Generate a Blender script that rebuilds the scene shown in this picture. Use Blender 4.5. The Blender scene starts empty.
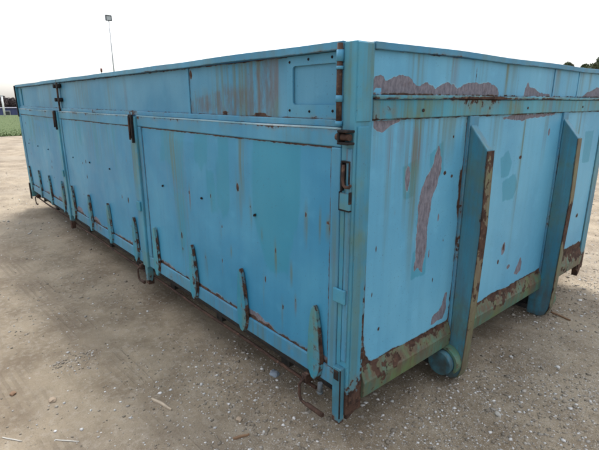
import bpy, bmesh, math, random
import numpy as np
from mathutils import Vector, Matrix, noise

random.seed(7)
rng = np.random.default_rng(11)
SC = bpy.context.scene
COL = SC.collection

# ------------------------------------------------------------------ camera
cam = bpy.data.cameras.new('camera')
camo = bpy.data.objects.new('camera', cam)
COL.objects.link(camo)
CAM = Vector((0.9835, -1.0758, 1.2778))
pitch, yaw = math.radians(-15.36), math.radians(139.27)
fw = Vector((math.cos(pitch) * math.cos(yaw), math.cos(pitch) * math.sin(yaw), math.sin(pitch)))
rt = Vector((math.sin(yaw), -math.cos(yaw), 0))
up = rt.cross(fw)
camo.matrix_world = Matrix(((rt.x, up.x, -fw.x, CAM.x), (rt.y, up.y, -fw.y, CAM.y), (rt.z, up.z, -fw.z, CAM.z), (0, 0, 0, 1)))
cam.sensor_fit = 'HORIZONTAL'
cam.sensor_width = 36
cam.lens = 27.08
cam.clip_start = 0.05
cam.clip_end = 6000
SC.camera = camo

# ------------------------------------------------------------------ sky, sun, exposure
SUN_DIR = Vector((-0.80, 0.60, 0)).normalized()
SUN_EL = math.radians(48)
w = bpy.data.worlds.new('World')
SC.world = w
w.use_nodes = True
nt = w.node_tree
bg = nt.nodes['Background']
sky = nt.nodes.new('ShaderNodeTexSky')
sky.sky_type = 'NISHITA'
sky.sun_disc = False
sky.sun_elevation = SUN_EL
sky.sun_rotation = math.atan2(SUN_DIR.x, SUN_DIR.y)
sky.air_density = 1.0
sky.dust_density = 2.0
sky.ozone_density = 1.0
hsv = nt.nodes.new('ShaderNodeHueSaturation')        # thin bright overcast takes most of the blue out
hsv.inputs['Saturation'].default_value = 0.26
nt.links.new(sky.outputs[0], hsv.inputs['Color'])
tc = nt.nodes.new('ShaderNodeTexCoord')               # overcast sheet: brighter overhead than at the horizon, all the way round
sx = nt.nodes.new('ShaderNodeSeparateXYZ')
nt.links.new(tc.outputs['Generated'], sx.inputs[0])
ov = nt.nodes.new('ShaderNodeMapRange')
ov.inputs[1].default_value = 0.0; ov.inputs[2].default_value = 1.0
ov.inputs[3].default_value = 0.42; ov.inputs[4].default_value = 2.1
nt.links.new(sx.outputs['Z'], ov.inputs[0])
mu = nt.nodes.new('ShaderNodeVectorMath'); mu.operation = 'SCALE'
nt.links.new(hsv.outputs[0], mu.inputs[0]); nt.links.new(ov.outputs[0], mu.inputs['Scale'])
nt.links.new(mu.outputs[0], bg.inputs[0])
bg.inputs[1].default_value = 0.10

sl = bpy.data.lights.new('sun', 'SUN')
sl.energy = 0.9
sl.angle = math.radians(22)
sl.color = (1.0, 0.965, 0.92)
so = bpy.data.objects.new('sun', sl)
COL.objects.link(so)
sd = Vector((SUN_DIR.x * math.cos(SUN_EL), SUN_DIR.y * math.cos(SUN_EL), math.sin(SUN_EL)))
so.rotation_euler = (-sd).to_track_quat('-Z', 'Y').to_euler()
so.location = (-20, 15, 20)

SC.view_settings.view_transform = 'Standard'
SC.view_settings.look = 'None'
SC.view_settings.gamma = 1
SC.view_settings.exposure = 1.82
SC.cycles.use_denoising = True
SC.cycles.filter_width = 2.2
SC.cycles.max_bounces = 5
SC.cycles.use_adaptive_sampling = True
SC.cycles.adaptive_threshold = 0.02

# ------------------------------------------------------------------ node helpers
class NT:
    def __init__(s, name):
        s.m = bpy.data.materials.new(name)
        s.m.use_nodes = True
        s.t = s.m.node_tree
        s.b = s.t.nodes['Principled BSDF']
        s.o = s.t.nodes['Material Output']
        s.pos = s.t.nodes.new('ShaderNodeNewGeometry').outputs['Position']

    def n(s, typ, **kw):
        nd = s.t.nodes.new(typ)
        for k, v in kw.items():
            setattr(nd, k, v)
        return nd

    def put(s, sock, v):
        if isinstance(v, bpy.types.NodeSocket):
            s.t.links.new(v, sock)
        elif v is not None:
            if isinstance(v, tuple) and len(v) == 3 and len(sock.default_value) == 4:
                v = v + (1,)
            sock.default_value = v

    def math(s, op, a, b=0.0, c=None, clamp=False):
        nd = s.n('ShaderNodeMath', operation=op, use_clamp=clamp)
        s.put(nd.inputs[0], a)
        s.put(nd.inputs[1], b)
        if c is not None:
            s.put(nd.inputs[2], c)
        return nd.outputs[0]

    def noise(s, scale, detail=3.0, rough=0.55, stretch=None, vec=None, dist=0.0):
        v = vec if vec is not None else s.pos
        if stretch:
            mp = s.n('ShaderNodeMapping')
            s.put(mp.inputs[0], v)
            mp.inputs['Scale'].default_value = stretch
            v = mp.outputs[0]
        nd = s.n('ShaderNodeTexNoise')
        s.put(nd.inputs['Vector'], v)
        nd.inputs['Scale'].default_value = scale
        nd.inputs['Detail'].default_value = detail
        nd.inputs['Roughness'].default_value = rough
        nd.inputs['Distortion'].default_value = dist
        return nd.outputs['Fac']

    def step(s, v, lo, hi):
        nd = s.n('ShaderNodeMapRange', interpolation_type='SMOOTHSTEP')
        s.put(nd.inputs[0], v)
        nd.inputs[1].default_value = lo
        nd.inputs[2].default_value = hi
        return nd.outputs[0]

    def mix(s, f, a, b, blend='MIX'):
        nd = s.n('ShaderNodeMix', data_type='RGBA', blend_type=blend)
        s.put(nd.inputs[0], f)
        s.put(nd.inputs[6], a)
        s.put(nd.inputs[7], b)
        return nd.outputs[2]

    def attr(s, name):
        nd = s.n('ShaderNodeAttribute', attribute_name=name)
        sp = s.n('ShaderNodeSeparateColor')
        s.put(sp.inputs[0], nd.outputs['Color'])
        return sp.outputs, nd.outputs['Color']

    def bump(s, h, strength, dist):
        nd = s.n('ShaderNodeBump')
        nd.inputs['Strength'].default_value = strength
        nd.inputs['Distance'].default_value = dist
        s.put(nd.inputs['Height'], h)
        s.put(s.b.inputs['Normal'], nd.outputs[0])

    def fin(s, col=None, rough=None, metal=0.0, spec=0.5):
        s.put(s.b.inputs['Base Color'], col)
        s.put(s.b.inputs['Roughness'], rough)
        s.b.inputs['Metallic'].default_value = metal
        s.b.inputs['Specular IOR Level'].default_value = spec
        return s.m


RUST_D, RUST_M, RUST_L = (.026, .015, .012), (.075, .042, .030), (.15, .085, .055)


def paint(name, base, fade, edge=1.0, chips=0.0, green=0.0, rustbias=0.0, rough=0.46, spec=.22):
    """old sprayed paint: fading, runs, grime, chips down to primer, rust at the edges; 'wear' and 'wear2' carry the shaped damage"""
    s = NT(name)
    big = s.noise(1.7, 4)
    mid = s.noise(11, 4, .6)
    fine = s.noise(75, 4, .6)
    rag = s.noise(34, 3, .6)
    strk = s.noise(1.0, 4, .6, stretch=(26, 26, 1.3))
    (wr, wg, wb), _ = s.attr('wear')
    (vr, vg, vb), _ = s.attr('wear2')
    c = s.mix(s.step(big, .35, .68), base, fade)
    c = s.mix(s.math('MULTIPLY', s.step(strk, .42, .75), .16), c, tuple(x * .72 for x in base))
    c = s.mix(s.math('MULTIPLY', s.step(mid, .5, .8), .18), c, tuple(min(1, x * 1.35 + .03) for x in fade))
    # teal over-painting brushed on
    tl = s.step(s.math('ADD', wb, s.math('ADD', s.math('MULTIPLY', s.math('SUBTRACT', mid, .5), .35), s.math('MULTIPLY', s.math('SUBTRACT', strk, .5), .9))), .40, .60)
    c = s.mix(s.math('MULTIPLY', tl, .52), c, (.020, .215, .300))
    # runs of algae and rust water
    gs = s.noise(1.0, 3, .6, stretch=(34, 34, 1.0))
    gfac = s.math('MULTIPLY', vr, s.step(gs, .38, .66), clamp=True)
    gcol = s.mix(s.step(s.noise(3.1, 2), .52, .64), (.105, .115, .030), (.13, .075, .045))
    c = s.mix(s.math('MULTIPLY', gfac, .8), c, gcol)
    if green:
        gn = s.math('MULTIPLY', s.step(s.noise(4.2, 4, .65), .46, .66), green)
        c = s.mix(gn, c, (.115, .165, .065))
    # grime
    c = s.mix(s.math('MULTIPLY', vg, s.step(mid, .2, .7), clamp=True), c, (.045, .05, .045))
    c = s.mix(s.math('MULTIPLY', vb, s.step(s.noise(1.0, 4, .7, stretch=(30, 30, 7)), .36, .62), clamp=True), c, (.098, .062, .044))
    c = s.mix(s.math('MULTIPLY', s.step(s.noise(150, 2, .5), .68, .74), .5), c, (.05, .06, .06))
    # peeled: lifted paint rim, its highlight put into the colour, then bare primer
    pv = s.math('ADD', wg, s.math('ADD', s.math('MULTIPLY', s.math('SUBTRACT', mid, .5), .55), s.math('MULTIPLY', s.math('SUBTRACT', rag, .5), .42)))
    rim = s.math('MULTIPLY', s.step(pv, .41, .45), s.step(s.noise(16, 2), .42, .6))
    peel = s.step(pv, .47, .50)
    c = s.mix(s.math('MULTIPLY', rim, .3), c, (.36, .48, .52))
    pcol = s.mix(s.step(s.noise(1.0, 4, .75, stretch=(80, 80, 30)), .25, .75), (.098, .094, .114), (.215, .208, .244))
    pcol = s.mix(s.math('MULTIPLY', s.step(rag, .56, .76), .45), pcol, (.10, .065, .055))
    c = s.mix(peel, c, pcol)
    # rust: shaped + edges + loose chips
    nz = s.math('ADD', s.math('MULTIPLY', s.math('SUBTRACT', mid, .5), .5), s.math('MULTIPLY', s.math('SUBTRACT', rag, .5), .6))
    rv0 = s.math('ADD', s.math('ADD', wr, nz), rustbias)
    rv = rv0
    if edge:
        bv = s.n('ShaderNodeBevel', samples=3)
        bv.inputs['Radius'].default_value = .006
        geo = s.n('ShaderNodeNewGeometry')
        dt = s.n('ShaderNodeVectorMath', operation='DOT_PRODUCT')
        s.put(dt.inputs[0], bv.outputs[0])
        s.put(dt.inputs[1], geo.outputs['Normal'])
        em = s.math('MULTIPLY', s.math('SUBTRACT', 1.0, dt.outputs['Value']), 4.0 * edge, clamp=True)
        rv = s.math('ADD', rv, s.math('MULTIPLY', s.math('MULTIPLY', em, s.step(s.noise(5.5, 3, .65), .42, .62)), .62))
    if chips:
        ch = s.noise(30, 3, .5, stretch=(1, 1, .55))
        rv = s.math('ADD', rv, s.math('MULTIPLY', s.step(ch, .72, .80), chips))
    halo = s.step(rv, .30, .50)
    rust = s.step(rv, .47, .53)
    c = s.mix(s.math('MULTIPLY', halo, .30), c, (.16, .13, .08))
    rc = s.mix(s.step(s.noise(23, 5, .7), .35, .6), RUST_D, RUST_M)
    rc = s.mix(s.step(s.noise(48, 4, .7), .55, .75), rc, RUST_L)
    c = s.mix(rust, c, rc)
    hgt = s.math('SUBTRACT', s.math('MULTIPLY', fine, .15), s.math('MULTIPLY', s.math('MAXIMUM', peel, s.step(rv0, .47, .53)), .6))
    s.bump(hgt, .55, .0022)
    bare = s.math('MAXIMUM', rust, peel)
    rg = s.math('ADD', s.math('MULTIPLY', bare, .42), s.math('ADD', rough - .1, s.math('MULTIPLY', mid, .22)))
    return s.fin(c, rg, 0, spec)


def rusty(name, a, b, c3, scale=18):
    s = NT(name)
    c = s.mix(s.step(s.noise(scale, 5, .7), .35, .62), a, b)
    c = s.mix(s.step(s.noise(scale * 2.3, 4, .7), .52, .75), c, c3)
    s.bump(s.noise(scale * 7, 4, .7), .6, .003)
    return s.fin(c, .85, 0, .3)


def plain(name, col, rough=.7, var=.25, scale=6):
    s = NT(name)
    c = s.mix(s.noise(scale, 4, .6), tuple(x * (1 - var) for x in col), tuple(min(1, x * (1 + var)) for x in col))
    s.bump(s.noise(scale * 9, 3), .3, .003)
    return s.fin(c, rough)


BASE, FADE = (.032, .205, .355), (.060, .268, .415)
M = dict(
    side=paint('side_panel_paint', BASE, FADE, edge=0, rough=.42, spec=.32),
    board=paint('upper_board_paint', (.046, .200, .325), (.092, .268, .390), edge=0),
    end=paint('end_panel_paint', (.095, .315, .475), (.140, .39, .545), edge=0),  # lighter than the sides: the end's stronger light is put into its colour
    trim=paint('frame_paint', (.045, .208, .345), (.085, .278, .41), edge=1.0, green=.16),
    post=paint('post_paint', (.042, .21, .325), (.082, .295, .39), edge=1.0, green=.42),
    ledge_highlight=paint('ledge_highlight_paint', (.10, .29, .38), (.42, .52, .56), edge=.6),  # pale tone puts the bright ledge highlight into the paint
    worn=paint('worn_rail_paint', (.05, .155, .13), (.085, .20, .145), edge=1.2, green=.9, rustbias=.02),
    edge=paint('rib_edge_paint', (.10, .135, .10), (.17, .165, .11), edge=.8, green=.4),
    band=paint('band_paint', (.045, .235, .33), (.08, .31, .40), edge=1.0, green=.4),
    hook=paint('hook_paint', (.030, .20, .29), (.055, .265, .345), edge=1.9, green=.4, rustbias=.03),
    fin=paint('fin_paint', (.040, .20, .30), (.066, .255, .35), edge=1.3, green=.4),
    rust=rusty('brown_rust', RUST_D, RUST_M, RUST_L),
    dark=rusty('dark_rusted_steel', (.006, .007, .008), (.016, .014, .014), (.055, .032, .022)),
    steel=rusty('grey_zinc', (.06, .075, .085), (.11, .13, .14), (.18, .18, .18)),
    under=rusty('underside_steel', (.012, .013, .014), (.03, .03, .028), (.05, .035, .028)),
)

# ------------------------------------------------------------------ mesh helpers
def link(name, me, mat, parent=None):
    o = bpy.data.objects.new(name, me)
    COL.objects.link(o)
    if mat is not None and not me.materials:
        me.materials.append(mat)
    if parent is not None:
        o.parent = parent
    return o


def tag(o, label=None, cat=None, group=None, kind=None):
    if label: o['label'] = label
    if cat: o['category'] = cat
    if group: o['group'] = group
    if kind: o['kind'] = kind
    return o


def box(bm, x0, x1, y0, y1, z0, z1, bev=.0025):
    if x0 > x1: x0, x1 = x1, x0
    if y0 > y1: y0, y1 = y1, y0
    b2 = bmesh.new()
    r = bmesh.ops.create_cube(b2, size=1)
    for v in r['verts']:
        v.co = Vector(((x0 + x1) / 2 + v.co.x * (x1 - x0), (y0 + y1) / 2 + v.co.y * (y1 - y0), (z0 + z1) / 2 + v.co.z * (z1 - z0)))
    if bev:
        bev = min(bev, .3 * min(x1 - x0, y1 - y0, z1 - z0))
        bmesh.ops.bevel(b2, geom=list(b2.edges), offset=bev, segments=2, affect='EDGES', profile=.5)
    merge(bm, b2)


def merge(bm, b2):
    vs = [bm.verts.new(v.co) for v in b2.verts]
    b2.verts.index_update()
    for f in b2.faces:
        bm.faces.new([vs[v.index] for v in f.verts])
    b2.free()


def prism(bm, pts, axis, a0, a1, bev=.003):
    """profile extruded along an axis: 'y' takes (x, z) points, 'x' takes (y, z)"""
    b2 = bmesh.new()
    mk = (lambda p, a: (p[0], a, p[1])) if axis == 'y' else (lambda p, a: (a, p[0], p[1]))
    A = [b2.verts.new(mk(p, a0)) for p in pts]
    B = [b2.verts.new(mk(p, a1)) for p in pts]
    n = len(pts)
    b2.faces.new(A); b2.faces.new(B[::-1])
    for i in range(n):
        b2.faces.new([A[i], B[i], B[(i + 1) % n], A[(i + 1) % n]])
    bmesh.ops.recalc_face_normals(b2, faces=b2.faces)
    if bev:
        bmesh.ops.bevel(b2, geom=list(b2.edges), offset=bev, segments=2, affect='EDGES', profile=.5)
    merge(bm, b2)


def tube(bm, pts, r, seg=10):
    """round bar through the points with capped ends"""
    pts = [Vector(p) for p in pts]
    rings = []
    for i, p in enumerate(pts):
        d = (pts[min(i + 1, len(pts) - 1)] - pts[max(i - 1, 0)]).normalized()
        a = d.orthogonal().normalized()
        if rings_prev := (rings[-1][1] if rings else None):
            a = (rings_prev - d * rings_prev.dot(d)).normalized()
        b = d.cross(a)
        rr = r[i] if isinstance(r, (list, tuple)) else r
        rings.append(([bm.verts.new(p + (a * math.cos(t) + b * math.sin(t)) * rr) for t in [2 * math.pi * k / seg for k in range(seg)]], a))
    for (A, _), (B, _) in zip(rings, rings[1:]):
        for k in range(seg):
            f = bm.faces.new([A[k], A[(k + 1) % seg], B[(k + 1) % seg], B[k]])
            f.smooth = True
    bm.faces.new(rings[0][0][::-1])
    bm.faces.new(rings[-1][0])


def clamp(x): return max(0.0, min(1.0, x))


def build(name, bm, mat, parent=None, wob=0.0012, seg=.14, wear=None):
    """finish a bmesh: cut long edges, shake it a little, store wear, link"""
    if seg:
        for _ in range(3):
            es = [e for e in bm.edges if e.calc_length() > seg * 1.9]
            if not es: break
            bmesh.ops.subdivide_edges(bm, edges=es, cuts=max(1, min(12, int(max(e.calc_length() for e in es) / seg / 1.5))), use_grid_fill=True)
    if wob:
        for v in bm.verts:
            v.co += noise.noise_vector(v.co * 2.3) * wob * 2
    bmesh.ops.recalc_face_normals(bm, faces=bm.faces)
    me = bpy.data.meshes.new(name)
    bm.to_mesh(me)
    if wear:
        a = me.color_attributes.new('wear', 'FLOAT_COLOR', 'POINT')
        b = me.color_attributes.new('wear2', 'FLOAT_COLOR', 'POINT')
        for i, v in enumerate(bm.verts):
            r = wear(v.co)
            a.data[i].color = tuple(r[:3]) + (1,)
            b.data[i].color = (tuple(r[3:]) + (0, 0, 0))[:3] + (1,)
    bm.free()
    return link(name, me, mat, parent)


def part(name, parent, mat, boxes, **kw):
    bm = bmesh.new()
    for b in boxes:
        box(bm, *b)
    return build(name, bm, mat, parent, **kw)


# wear fields on panels: 0.5 is the outline of a mark
def ell(U, V, u, v, ru, rv, tilt=0.0):
    c, s = math.cos(tilt), math.sin(tilt)
    a = (U - u) * c + (V - v) * s
    b = -(U - u) * s + (V - v) * c
    return np.clip(1 - .5 * np.sqrt((a / ru) ** 2 + (b / rv) ** 2), 0, 1)


def poly(U, V, pts, soft=.02):
    n = len(pts)
    ins = np.zeros(U.shape, bool)
    dist = np.full(U.shape, 9.)
    for i in range(n):
        x1, y1 = pts[i]; x2, y2 = pts[(i + 1) % n]
        dx, dy = x2 - x1, y2 - y1
        t = np.clip(((U - x1) * dx + (V - y1) * dy) / (dx * dx + dy * dy + 1e-12), 0, 1)
        dist = np.minimum(dist, np.hypot(U - x1 - t * dx, V - y1 - t * dy))
        if abs(dy) > 1e-9:
            ins ^= ((y1 > V) != (y2 > V)) & (U < dx * (V - y1) / dy + x1)
    return np.clip(.5 + np.where(ins, dist, -dist) / (2 * soft), 0, 1)


def band(d, wdt, soft):
    return np.clip(.5 - (d - wdt) / (2 * soft), 0, 1)


def panel(name, parent, mat, axis, u0, u1, z0, z1, off, res, fields=None, dent=.0025, thick=.004, seed=0.0, out=-1):
    """sheet metal panel, outside face a fine grid, closed behind; out is the sign of the outward normal"""
    nu, nv = max(2, int(abs(u1 - u0) / res) + 1), max(2, int((z1 - z0) / res) + 1)
    us, vs = np.linspace(u0, u1, nu), np.linspace(z0, z1, nv)
    U, V = np.meshgrid(us, vs)
    U, V = U.ravel(), V.ravel()
    D = np.array([noise.noise(Vector((a * 2.1 + seed, b * 2.6, seed))) * dent + noise.noise(Vector((a * 7.1, b * 6 + seed, 3))) * dent * .3 for a, b in zip(U, V)])
    edge = np.minimum(np.minimum(np.abs(U - u0), np.abs(U - u1)), np.minimum(V - z0, z1 - V))
    D *= np.clip(edge / .05, 0, 1)
    sgn = out
    P = np.empty((len(U), 3))
    P[:, 2] = V
    if axis == 'y':
        P[:, 0] = U; P[:, 1] = off + D * sgn
    else:
        P[:, 1] = U; P[:, 0] = off + D * sgn
    i = np.arange(nu * nv).reshape(nv, nu)
    q = np.stack([i[:-1, :-1], i[:-1, 1:], i[1:, 1:], i[1:, :-1]], -1).reshape(-1, 4)
    n0 = len(P)
    cb = []
    for dd in (0, -sgn * thick):
        for (a, b) in ((u0, z0), (u1, z0), (u1, z1), (u0, z1)):
            cb.append((a, off + dd, b) if axis == 'y' else (off + dd, a, b))
    P = np.vstack([P, np.array(cb)])
    q = np.vstack([q, np.array([[n0 + 4, n0 + 5, n0 + 6, n0 + 7], [n0, n0 + 1, n0 + 5, n0 + 4], [n0 + 1, n0 + 2, n0 + 6, n0 + 5], [n0 + 2, n0 + 3, n0 + 7, n0 + 6], [n0 + 3, n0, n0 + 4, n0 + 7]])])
    me = bpy.data.meshes.new(name)
    me.from_pydata(P.tolist(), [], q.tolist())
    me.polygons.foreach_set('use_smooth', np.r_[np.ones(len(q) - 5, bool), np.zeros(5, bool)])
    bm = bmesh.new(); bm.from_mesh(me)
    # outward winding
    s_ax = 1 if axis == 'y' else 0
    bm.normal_update(); bm.faces.ensure_lookup_table()
    if bm.faces[0].normal[s_ax] * sgn < 0:
        bmesh.ops.reverse_faces(bm, faces=bm.faces[:len(q) - 5])
    bm.to_mesh(me); bm.free()
    if fields:
        W1 = np.zeros((len(P), 4)); W2 = np.zeros((len(P), 4))
        r = fields(U, V, edge)
        for k, key in enumerate(('rust', 'peel', 'teal')):
            if key in r: W1[:n0, k] = r[key]
        for k, key in enumerate(('run', 'grime', 'stain')):
            if key in r: W2[:n0, k] = r[key]
        W1[:, 3] = W2[:, 3] = 1
        me.color_attributes.new('wear', 'FLOAT_COLOR', 'POINT').data.foreach_set('color', W1.ravel())
        me.color_attributes.new('wear2', 'FLOAT_COLOR', 'POINT').data.foreach_set('color', W2.ravel())
    return link(name, me, mat, parent)


def mx(*a):
    r = a[0]
    for b in a[1:]: r = np.maximum(r, b)
    return r


# ------------------------------------------------------------------ ground and far field
def track(s, f, half):
    sx = s.n('ShaderNodeSeparateXYZ'); s.put(sx.inputs[0], s.pos)
    x, y = sx.outputs[0], sx.outputs[1]
    fx = s.math('ADD', s.math('MULTIPLY', s.math('MULTIPLY', x, x), f[2]), s.math('ADD', s.math('MULTIPLY', x, f[1]), f[0]))
    v = s.math('SUBTRACT', y, fx)
    m = s.math('SUBTRACT', 1.0, s.step(s.math('ABSOLUTE', v), half * .75, half))
    return x, v, m


def ground_material():
    s = NT('dirt_and_crushed_stone')
    big = s.noise(.55, 4, .6)
    mid = s.noise(3.2, 5, .65)
    fine = s.noise(38, 4, .65)
    grit = s.noise(170, 3, .6)
    c = s.mix(s.step(mid, .34, .66), (.160, .122, .080), (.262, .212, .146))
    c = s.mix(s.math('MULTIPLY', s.step(big, .45, .65), .5), c, (.235, .200, .152))
    c = s.mix(s.math('MULTIPLY', s.step(s.noise(1.35, 4, .6), .50, .66), .65), c, (.118, .086, .055))
    c = s.mix(s.math('MULTIPLY', s.step(fine, .46, .7), .5), c, (.32, .28, .22))
    c = s.mix(s.math('MULTIPLY', s.step(grit, .56, .72), .5), c, (.085, .068, .05))
    sp = s.n('ShaderNodeSeparateXYZ'); s.put(sp.inputs[0], s.pos)
    chipz = s.math('ADD', .12, s.math('MULTIPLY', s.step(sp.outputs[0], -.8, .1), .68))     # more crushed stone off the end wall
    c = s.mix(s.math('MULTIPLY', s.step(s.noise(200, 2, .5), .60, .68), chipz), c, (.45, .42, .37))
    h = s.math('ADD', s.math('MULTIPLY', fine, .5), s.math('MULTIPLY', grit, .3))
    for f, half, per, mode in (((-.40, .05, -.004), .10, .040, 0), ((-.82, .02, -.022), .12, .036, 0)):
        x, v, m = track(s, f, half)
        ph = s.math('MULTIPLY', v if mode == 0 else s.math('ADD', x, s.math('MULTIPLY', s.math('ABSOLUTE', v), .8)), 2 * math.pi / per)
        ph = s.math('ADD', ph, s.math('MULTIPLY', s.noise(5, 2), 2.2))
        brk = s.step(s.noise(1.9, 3, .6), .42, .6)
        g = s.math('MULTIPLY', s.math('MULTIPLY', s.step(s.math('SINE', ph), -.1, .7), m), brk)
        h = s.math('SUBTRACT', h, s.math('MULTIPLY', g, .22))
        c = s.mix(s.math('MULTIPLY', s.math('MULTIPLY', s.step(s.noise(1.3, 3), .35, .6), s.math('SUBTRACT', 1.0, s.step(s.math('ABSOLUTE', v), half * .5, half * 1.7))), .38), c, (.12, .092, .064))
        c = s.mix(s.math('MULTIPLY', g, .30), c, (.12, .092, .065))
    s.bump(h, .8, .012)
    return s.fin(c, .92, 0, .25)


def gz(x, y):
    p = Vector((x, y, 0))
    z = noise.noise(p * .55) * .014 + noise.noise(p * 2.1 + Vector((9, 2, 0))) * .007 + noise.noise(p * 7.5) * .003
    r = math.hypot(x, y)
    t = max(0.0, min(1.0, (-x - 49) / 24))
    return z * min(1, 20 / (r + 1e-6)) - .006 - 2.2 * t * t * (3 - 2 * t)


def axis_steps(lo, hi, core_lo, core_hi, st, far):
    a = list(np.arange(core_lo, core_hi + 1e-6, st))
    x, d = a[-1], st
    while x < far:
        d *= 1.22; x += d; a.append(x)
    x, d = core_lo, st
    pre = []
    while x > -far:
        d *= 1.22; x -= d; pre.append(x)
    return np.array(pre[::-1] + a)


xs = axis_steps(0, 0, -7.0, 2.4, .03, 2500)
ys = axis_steps(0, 0, -2.2, 5.0, .03, 2500)
GV = [(x, y, gz(x, y)) for y in ys for x in xs]
nx = len(xs)
gi = np.arange(len(xs) * len(ys)).reshape(len(ys), nx)
GF = np.stack([gi[:-1, :-1], gi[:-1, 1:], gi[1:, 1:], gi[1:, :-1]], -1).reshape(-1, 4)
me = bpy.data.meshes.new('ground')
me.from_pydata(GV, [], GF.tolist())
me.polygons.foreach_set('use_smooth', np.ones(len(GF), bool))
tag(link('ground', me, ground_material()), kind='structure')

# loose crushed stone lying on the dirt (uncountable)
def stone_cloud(name, pts, sizes, cols, mat, sub=False):
    base = np.array([(1, 0, 0), (-1, 0, 0), (0, 1, 0), (0, -1, 0), (0, 0, 1), (0, 0, -1), (.6, .6, .5), (-.6, .55, .5), (-.6, -.6, .45), (.6, -.6, .5)], float)
    tri = [(0, 6, 4), (6, 2, 4), (2, 7, 4), (7, 1, 4), (1, 8, 4), (8, 3, 4), (3, 9, 4), (9, 0, 4), (0, 2, 6), (2, 1, 7), (1, 3, 8), (3, 0, 9), (2, 0, 5), (1, 2, 5), (3, 1, 5), (0, 3, 5)]
    n = len(pts)
    jit = 1 + rng.uniform(-.38, .38, (n, 10, 3))
    V = base[None] * jit
    V[:, :, 2] *= rng.uniform(.35, .8, (n, 1))
    V[:, :, 0] *= rng.uniform(.7, 1.5, (n, 1))
    a = rng.uniform(0, 6.283, n)
    ca, sa = np.cos(a)[:, None], np.sin(a)[:, None]
    X = V[:, :, 0] * ca - V[:, :, 1] * sa
    Y = V[:, :, 0] * sa + V[:, :, 1] * ca
    V = np.stack([X, Y, V[:, :, 2]], -1) * sizes[:, None, None]
    V += pts[:, None, :]
    F = (np.array(tri)[None] + (np.arange(n) * 10)[:, None, None]).reshape(-1, 3)
    me = bpy.data.meshes.new(name)
    me.vertices.add(n * 10); me.vertices.foreach_set('co', V.ravel())
    me.loops.add(len(F) * 3); me.loops.foreach_set('vertex_index', F.ravel())
    me.polygons.add(len(F)); me.polygons.foreach_set('loop_start', np.arange(0, len(F) * 3, 3))
    me.update(calc_edges=True)
    cc = np.ones((n, 10, 4)); cc[:, :, :3] = cols[:, None, :]
    me.color_attributes.new('stone', 'FLOAT_COLOR', 'POINT').data.foreach_set('color', cc.ravel())
    return link(name, me, mat)


s = NT('crushed_stone')
_, colr = s.attr('stone')
c = s.mix(s.math('MULTIPLY', s.noise(90, 3), .4), colr, (.14, .115, .09))
s.bump(s.noise(260, 3), .5, .002)
M['stone'] = s.fin(c, .85, 0, .3)

N = 900000
px = rng.uniform(-9, 3.5, N); py = rng.uniform(-2.6, 8.5, N)
d = np.hypot(px - CAM.x, py - CAM.y)
vis = ((px - CAM.x) * fw.x + (py - CAM.y) * fw.y) > .35 * d
px, py, d = px[vis], py[vis], d[vis]
N = len(px)
den = np.clip((1.9 / np.maximum(d, 1.0)) ** 1.35, 0, 1)
right = 1 / (1 + np.exp(-(px + .12) * 6))           # more stone off the end wall than along the doors
cl = np.array([noise.noise(Vector((a * 1.3, b * 1.3, 4))) for a, b in zip(px, py)])
den *= (.12 + .88 * right) * np.clip(.75 + cl * 1.3, .08, 1.5)
for (cx, cy, r, k) in ((-1.32, -.61, .07, 9), (-.24, -.13, .10, 7), (-.56, .08, .25, 2), (-.3, .0, .22, 2.5), (-.75, -.15, .3, 1.2)):
    den += k * .35 * np.exp(-((px - cx) ** 2 + (py - cy) ** 2) / (r * r))
keep = rng.uniform(0, 1, N) < den * 1.1
keep &= ~((px > -5.3) & (px < -.15) & (py > .35) & (py < 2.3))
px, py, d = px[keep], py[keep], d[keep]
n = len(px)
sz = np.clip(rng.lognormal(math.log(.0025), .52, n), .0012, .011) * np.clip(d / 2.0, 1, 2.6) ** .5
pz = np.array([gz(a, b) for a, b in zip(px, py)]) + sz * .10
tone = rng.uniform(0, 1, n)[:, None]
grey = np.where(tone < .5, np.array([[.21, .18, .14]]), np.where(tone < .74, np.array([[.36, .33, .285]]), np.array([[.62, .605, .58]])))
grey = grey * rng.uniform(.75, 1.2, (n, 1))
tag(stone_cloud('gravel', np.stack([px, py, pz], 1), sz, grey, M['stone']), 'loose pale crushed stone scattered over the dirt yard', 'gravel', kind='stuff')

# far grass verge
s = NT('verge_grass')
c = s.mix(s.noise(.5, 5, .6), (.045, .072, .022), (.068, .095, .032))
c = s.mix(s.math('MULTIPLY', s.step(s.noise(6, 4), .5, .8), .4), c, (.19, .18, .08))
M['grass'] = s.fin(c, .95, 0, .1)
bm = bmesh.new()
edge_pts = []
for k in range(41):
    y = -60 + 150 * k / 40
    edge_pts.append((-19.8 + .9 * math.sin(k * .9) - .05 * y + noise.noise(Vector((y * .8, 0, 0))) * .6, y))
A = [bm.verts.new((x, y, .012)) for x, y in edge_pts]
rows = [A] + [[bm.verts.new((x - dx, y * (1 + dx * .01), gz(min(x - dx, -20), y) + .06)) for x, y in edge_pts] for dx in (5, 27, 32, 37, 42, 47, 52, 60, 80)]
for R1, R2 in zip(rows, rows[1:]):
    for k in range(40):
        bm.faces.new([R1[k], R1[k + 1], R2[k + 1], R2[k]])
tag(build('grass_field', bm, M['grass'], wob=0, seg=0), kind='structure')
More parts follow.
